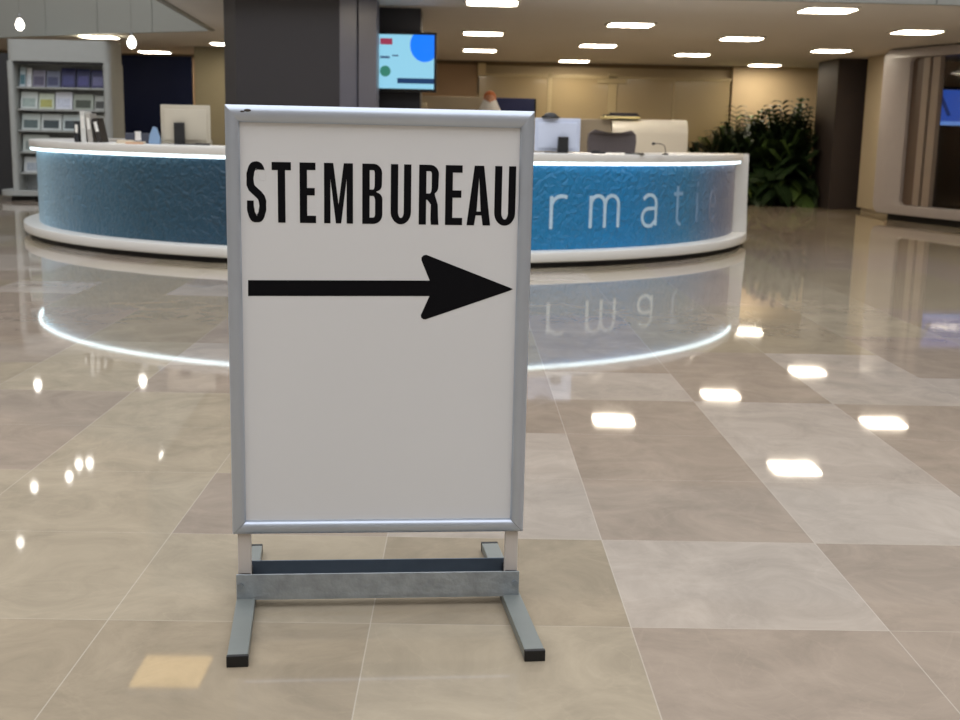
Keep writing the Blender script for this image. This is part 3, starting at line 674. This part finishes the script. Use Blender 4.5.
MB().box(.35, .42, -.01, 0, .05, 1.75).out('board_joint', mat('board_joint', (50, 44, 44), .3), bd)
bs = thing('display_screen', 'blue lit screen mounted on the black board in the kiosk', 'screen', (6.88, 18.71, 0))
MB().box(.20, 1.20, -.03, .025, 1.44, 2.05, .008).out('bezel', mat('black_bezel', (10, 10, 14), .3), bs)
MB().box(.235, 1.165, -.034, -.03, 1.535, 2.01).out('screen', em('screen_deep_blue', (52, 92, 190), .62), bs)
MB().box(.235, 1.165, -.034, -.03, 1.475, 1.535).out('bottom_band', em('screen_pale_band', (110, 150, 220), .75), bs)
MB().prism([[(.36, 1.99), (.44, 1.99), (.62, 1.62), (.56, 1.62)]], .002, Matrix.Translation((0, -.037, 0))).out('diagonal_shape', em('screen_ink', (34, 56, 120), .5), bs)

# ------------------------------------------------------------------ plants
M_LEAF = mat('dark_palm_green', (34, 52, 26), .45, var=.4, scale=5)
M_LEAF2 = mat('mid_palm_green', (70, 92, 44), .45, var=.4, scale=5)
def blade(bm_, base, d, L_, w, droop, n=5, mi=0):
    d = Vector(d).normalized(); side = d.cross(Vector((0, 0, 1)))
    side = side.normalized() if side.length > .05 else Vector((1, 0, 0))
    prev = None
    for i in range(n+1):
        t_ = i/n; p = Vector(base)+d*(L_*t_)+Vector((0, 0, -droop*t_*t_*L_)); ww = w*math.sin(PI*min(.97, .12+.88*t_))*.5+.001
        up = Vector((0, 0, .25*ww))
        cur = [bm_.verts.new(p-side*ww+up), bm_.verts.new(p), bm_.verts.new(p+side*ww+up)]
        if prev:
            for k in (0, 1):
                f_ = bm_.faces.new((prev[k], prev[k+1], cur[k+1], cur[k])); f_.material_index = mi
        prev = cur
def palm(name, label, loc, H, spread_, nf, seed, pot, leaf=(M_LEAF, M_LEAF2), lim=None):
    rnd = random.Random(seed)
    t = thing(name, label, 'plant', loc)
    MB().lathe([(pot*.72, 0), (pot*.8, .02), (pot, pot*1.5), (pot*1.04, pot*1.6), (pot*.92, pot*1.6), (pot*.9, pot*1.45)], 28).out('pot', mat('grey_planter', (84, 80, 76), .5), t, True)
    MB().cyl((0, 0, pot*1.40), (0, 0, pot*1.47), pot*.88).out('soil', mat('soil', (40, 30, 22), .9), t)
    st = MB()
    fo = MB()
    for k in range(nf):
        a = rnd.uniform(0, 2*PI); el = rnd.uniform(.1, 1.3); b0 = Vector((rnd.uniform(-.4, .4)*pot, rnd.uniform(-.4, .4)*pot, pot*1.4))
        Lf = (H-pot*1.5)*rnd.uniform(.62, 1.0); d = Vector((math.cos(a)*math.cos(el)*spread_, math.sin(a)*math.cos(el)*spread_, math.sin(el)))
        mi = 1 if rnd.random() < .28 else 0
        pts_ = []
        for i in range(9):
            q = i/8; pts_.append(b0+d*(Lf*q)+Vector((0, 0, -.22*q*q*Lf*(1.5-el))))
        st.tube(pts_, [.012*(1-.8*i/8) for i in range(9)], 6)
        for i in range(3, 9):
            tdir = (pts_[i]-pts_[i-1]).normalized(); sd = tdir.cross(Vector((0, 0, 1))).normalized()
            for s_ in (-1, 1):
                for jj in (0, .5):
                    p = pts_[i]-(pts_[i]-pts_[i-1])*jj
                    blade(fo.bm, p, tdir*.7+sd*s_*.8+Vector((0, 0, .1)), (.34*(1.1-.5*i/8)*H/1.8+.08), .085*H/1.8+.02, .6, 4, mi)
    if lim is not None:
        for v in list(fo.bm.verts)+list(st.bm.verts):
            if v.co.x > lim: v.co.x = lim-(v.co.x-lim)*.35
    st.out('stems', mat('palm_stem', (60, 66, 34), .6), t, True)
    me_ = fo.out('foliage', list(leaf), t)
palm('potted_palm', 'tall dark potted palm beside the brown column', (6.05, 22.75, 0), 2.12, .62, 110, 3, .24, lim=.42)
palm('potted_palm', 'bushy green potted palm just right of the blue desk end', (5.22, 22.95, 0), 1.90, .68, 100, 5, .24, (M_LEAF, mat('bright_palm_green', (104, 124, 60), .45, var=.4)))
palm('potted_shrub', 'low dark shrub peeking above the desk before the back wall', (4.50, 22.6, 0), 1.36, .5, 44, 9, .2, (mat('brown_leaf', (52, 44, 24), .5, var=.4), M_LEAF))

# ------------------------------------------------------------------ person in white bending forward behind the desk
def skin(name, V, Ed, R_, m, parent=None, sub=1, root=0):
    me_ = bpy.data.meshes.new(name); me_.from_pydata(V, Ed, []); o_ = bpy.data.objects.new(name, me_); COL.objects.link(o_)
    md = o_.modifiers.new('s', 'SKIN'); 
    for i, v in enumerate(me_.skin_vertices[0].data):
        v.radius = R_[i] if isinstance(R_[i], tuple) else (R_[i], R_[i]); v.use_root = (i == root)
    sb = o_.modifiers.new('d', 'SUBSURF'); sb.levels = sub; sb.render_levels = sub
    dg = bpy.context.evaluated_depsgraph_get(); dg.update()
    nm = bpy.data.meshes.new_from_object(o_.evaluated_get(dg)); bpy.data.objects.remove(o_); bpy.data.meshes.remove(me_)
    for p in nm.polygons: p.use_smooth = True
    nm.materials.clear(); nm.materials.append(m)
    o2 = bpy.data.objects.new(name, nm); COL.objects.link(o2)
    if parent: o2.parent = parent
    return o2
M_SKIN = mat('skin', (196, 140, 110), .55, var=.04)
M_SHIRT = mat('white_shirt', (226, 224, 222), .8)
M_TROU = mat('dark_trousers', (38, 40, 50), .85)
M_HAIR = mat('ginger_hair', (190, 108, 60), .7, var=.2, scale=30)
pr_ = thing('person', 'person with ginger hair and high white collar showing just above the sign top', 'person', (.32, 16.25, 0), 0)
# local: faces -y (towards the camera), head bowed
V = [(0, .06, .95), (0, .07, 1.12), (0, .03, 1.30), (0, -.02, 1.45), (0, -.05, 1.53), (0, -.07, 1.60), (0, -.09, 1.66),
     (-.19, 0, 1.43), (-.24, -.06, 1.15), (-.20, -.26, 1.02), (-.18, -.34, 1.0),
     (.19, 0, 1.43), (.24, -.06, 1.15), (.20, -.26, 1.02), (.18, -.34, 1.0),
     (-.10, .06, .88), (-.10, .03, .50), (-.10, .06, .09), (-.10, -.08, .045),
     (.10, .06, .88), (.10, .03, .50), (.10, .06, .09), (.10, -.08, .045)]
Ed = [(0, 1), (1, 2), (2, 3), (3, 4), (4, 5), (5, 6), (3, 7), (7, 8), (8, 9), (9, 10), (3, 11), (11, 12), (12, 13), (13, 14), (0, 15), (15, 16), (16, 17), (17, 18), (0, 19), (19, 20), (20, 21), (21, 22)]
R_ = [(.15, .11), (.135, .10), (.15, .11), (.13, .09), .05, .065, .060, .055, .042, .03, .03, .055, .042, .03, .03, .085, .06, .042, .035, .085, .06, .042, .035]
body = skin('body', V, Ed, R_, M_SKIN, pr_)
bmx = bmesh.new(); bmx.from_mesh(body.data)
hd = MB()
hd.ball((0, -.10, 1.645), .10, .78, .98, 1.06, 24, 16)
hd.ball((0, -.20, 1.625), .016, .8, 1.2, 1.6, 12, 8)
for sx in (-1, 1):
    hd.ball((sx*.078, -.09, 1.635), .024, .4, .8, 1.2, 12, 8)
    hd.ball((sx*.03, -.178, 1.655), .013, 1, .6, .7, 12, 8)
    for fk in range(4):
        bx = sx*.18+(-.024+.016*fk); ln = (.07, .08, .075, .06)[fk]
        hd.tube([(bx, -.36, 1.0), (bx, -.36-ln*.55, .995), (bx, -.36-ln, .975)], [.0095, .009, .007], 8)
    hd.tube([(sx*.15, -.35, 1.0), (sx*.125, -.385, .99), (sx*.12, -.41, .98)], [.011, .010, .008], 8)
    hd.box(sx*.18-.034, sx*.18+.034, -.39, -.30, .987, 1.013, .012, 2)
hd.ball((0, -.185, 1.585), .02, 1.3, .5, .35, 12, 8)
me_ = bpy.data.meshes.new('h'); hd.bm.to_mesh(me_); hd.bm.free(); bmx.from_mesh(me_)
for f_ in bmx.faces: f_.smooth = True
bmx.to_mesh(body.data); bmx.free()
MB().lathe([(.15, 1.44), (.155, 1.50), (.115, 1.575), (.085, 1.64), (.075, 1.64)], 24, (0, -.10)).out('collar', M_SHIRT, pr_, True)
hair = MB().ball((0, -.085, 1.672), .105, .80, .98, .86, 24, 16)
for v in list(hair.bm.verts):
    if v.co.z < 1.645 or (v.co.y < -.165 and v.co.z < 1.70): v.co = Vector((v.co.x*.86, -.09+(v.co.y+.09)*.86, 1.645+(v.co.z-1.645)*.8))
hair.out('hair', M_HAIR, pr_, True)
skin('shirt', [V[0], V[1], V[2], V[3], (0, -.035, 1.515), V[7], V[8], V[9], V[11], V[12], V[13]], [(0, 1), (1, 2), (2, 3), (3, 4), (3, 5), (5, 6), (6, 7), (3, 8), (8, 9), (9, 10)],
     [(.165, .125), (.15, .115), (.165, .125), (.15, .105), .075, .068, .055, .042, .068, .055, .042], M_SHIRT, pr_)
skin('trousers', [V[0], V[15], V[16], (-.10, .06, .12), V[19], V[20], (.10, .06, .12)], [(0, 1), (1, 2), (2, 3), (0, 4), (4, 5), (5, 6)],
     [(.16, .122), .10, .075, .06, .10, .075, .06], M_TROU, pr_)

# ------------------------------------------------------------------ daylight from the open atrium above
w = bpy.data.worlds.new('daylight'); SC.world = w; w.use_nodes = True
bg = w.node_tree.nodes['Background']; bg.inputs[0].default_value = (.92, .94, 1., 1); bg.inputs[1].default_value = 2.2

# ------------------------------------------------------------------ camera
f_, pitch, roll, yaw, hcam = 1190., .188, .021, .0162, 1.2
F = Vector((math.sin(yaw)*math.cos(pitch), math.cos(yaw)*math.cos(pitch), -math.sin(pitch)))
R = Vector((math.cos(yaw), -math.sin(yaw), 0)); U = R.cross(F)
R2 = R*math.cos(roll)+U*math.sin(roll); U2 = -R*math.sin(roll)+U*math.cos(roll)
cd = bpy.data.cameras.new('camera'); cam = bpy.data.objects.new('camera', cd); COL.objects.link(cam)
Mx = Matrix((R2, U2, -F)).transposed().to_4x4(); Mx.translation = Vector((0, 0, hcam)); cam.matrix_world = Mx
cd.sensor_width = 36; cd.lens = f_*36/960; cd.clip_start = .05
cd.dof.use_dof = True; cd.dof.focus_distance = 2.9; cd.dof.aperture_fstop = 6.5
SC.camera = cam
SC.view_settings.view_transform = 'Standard'; SC.view_settings.look = 'None'; SC.view_settings.gamma = 1
SC.view_settings.exposure = 0.
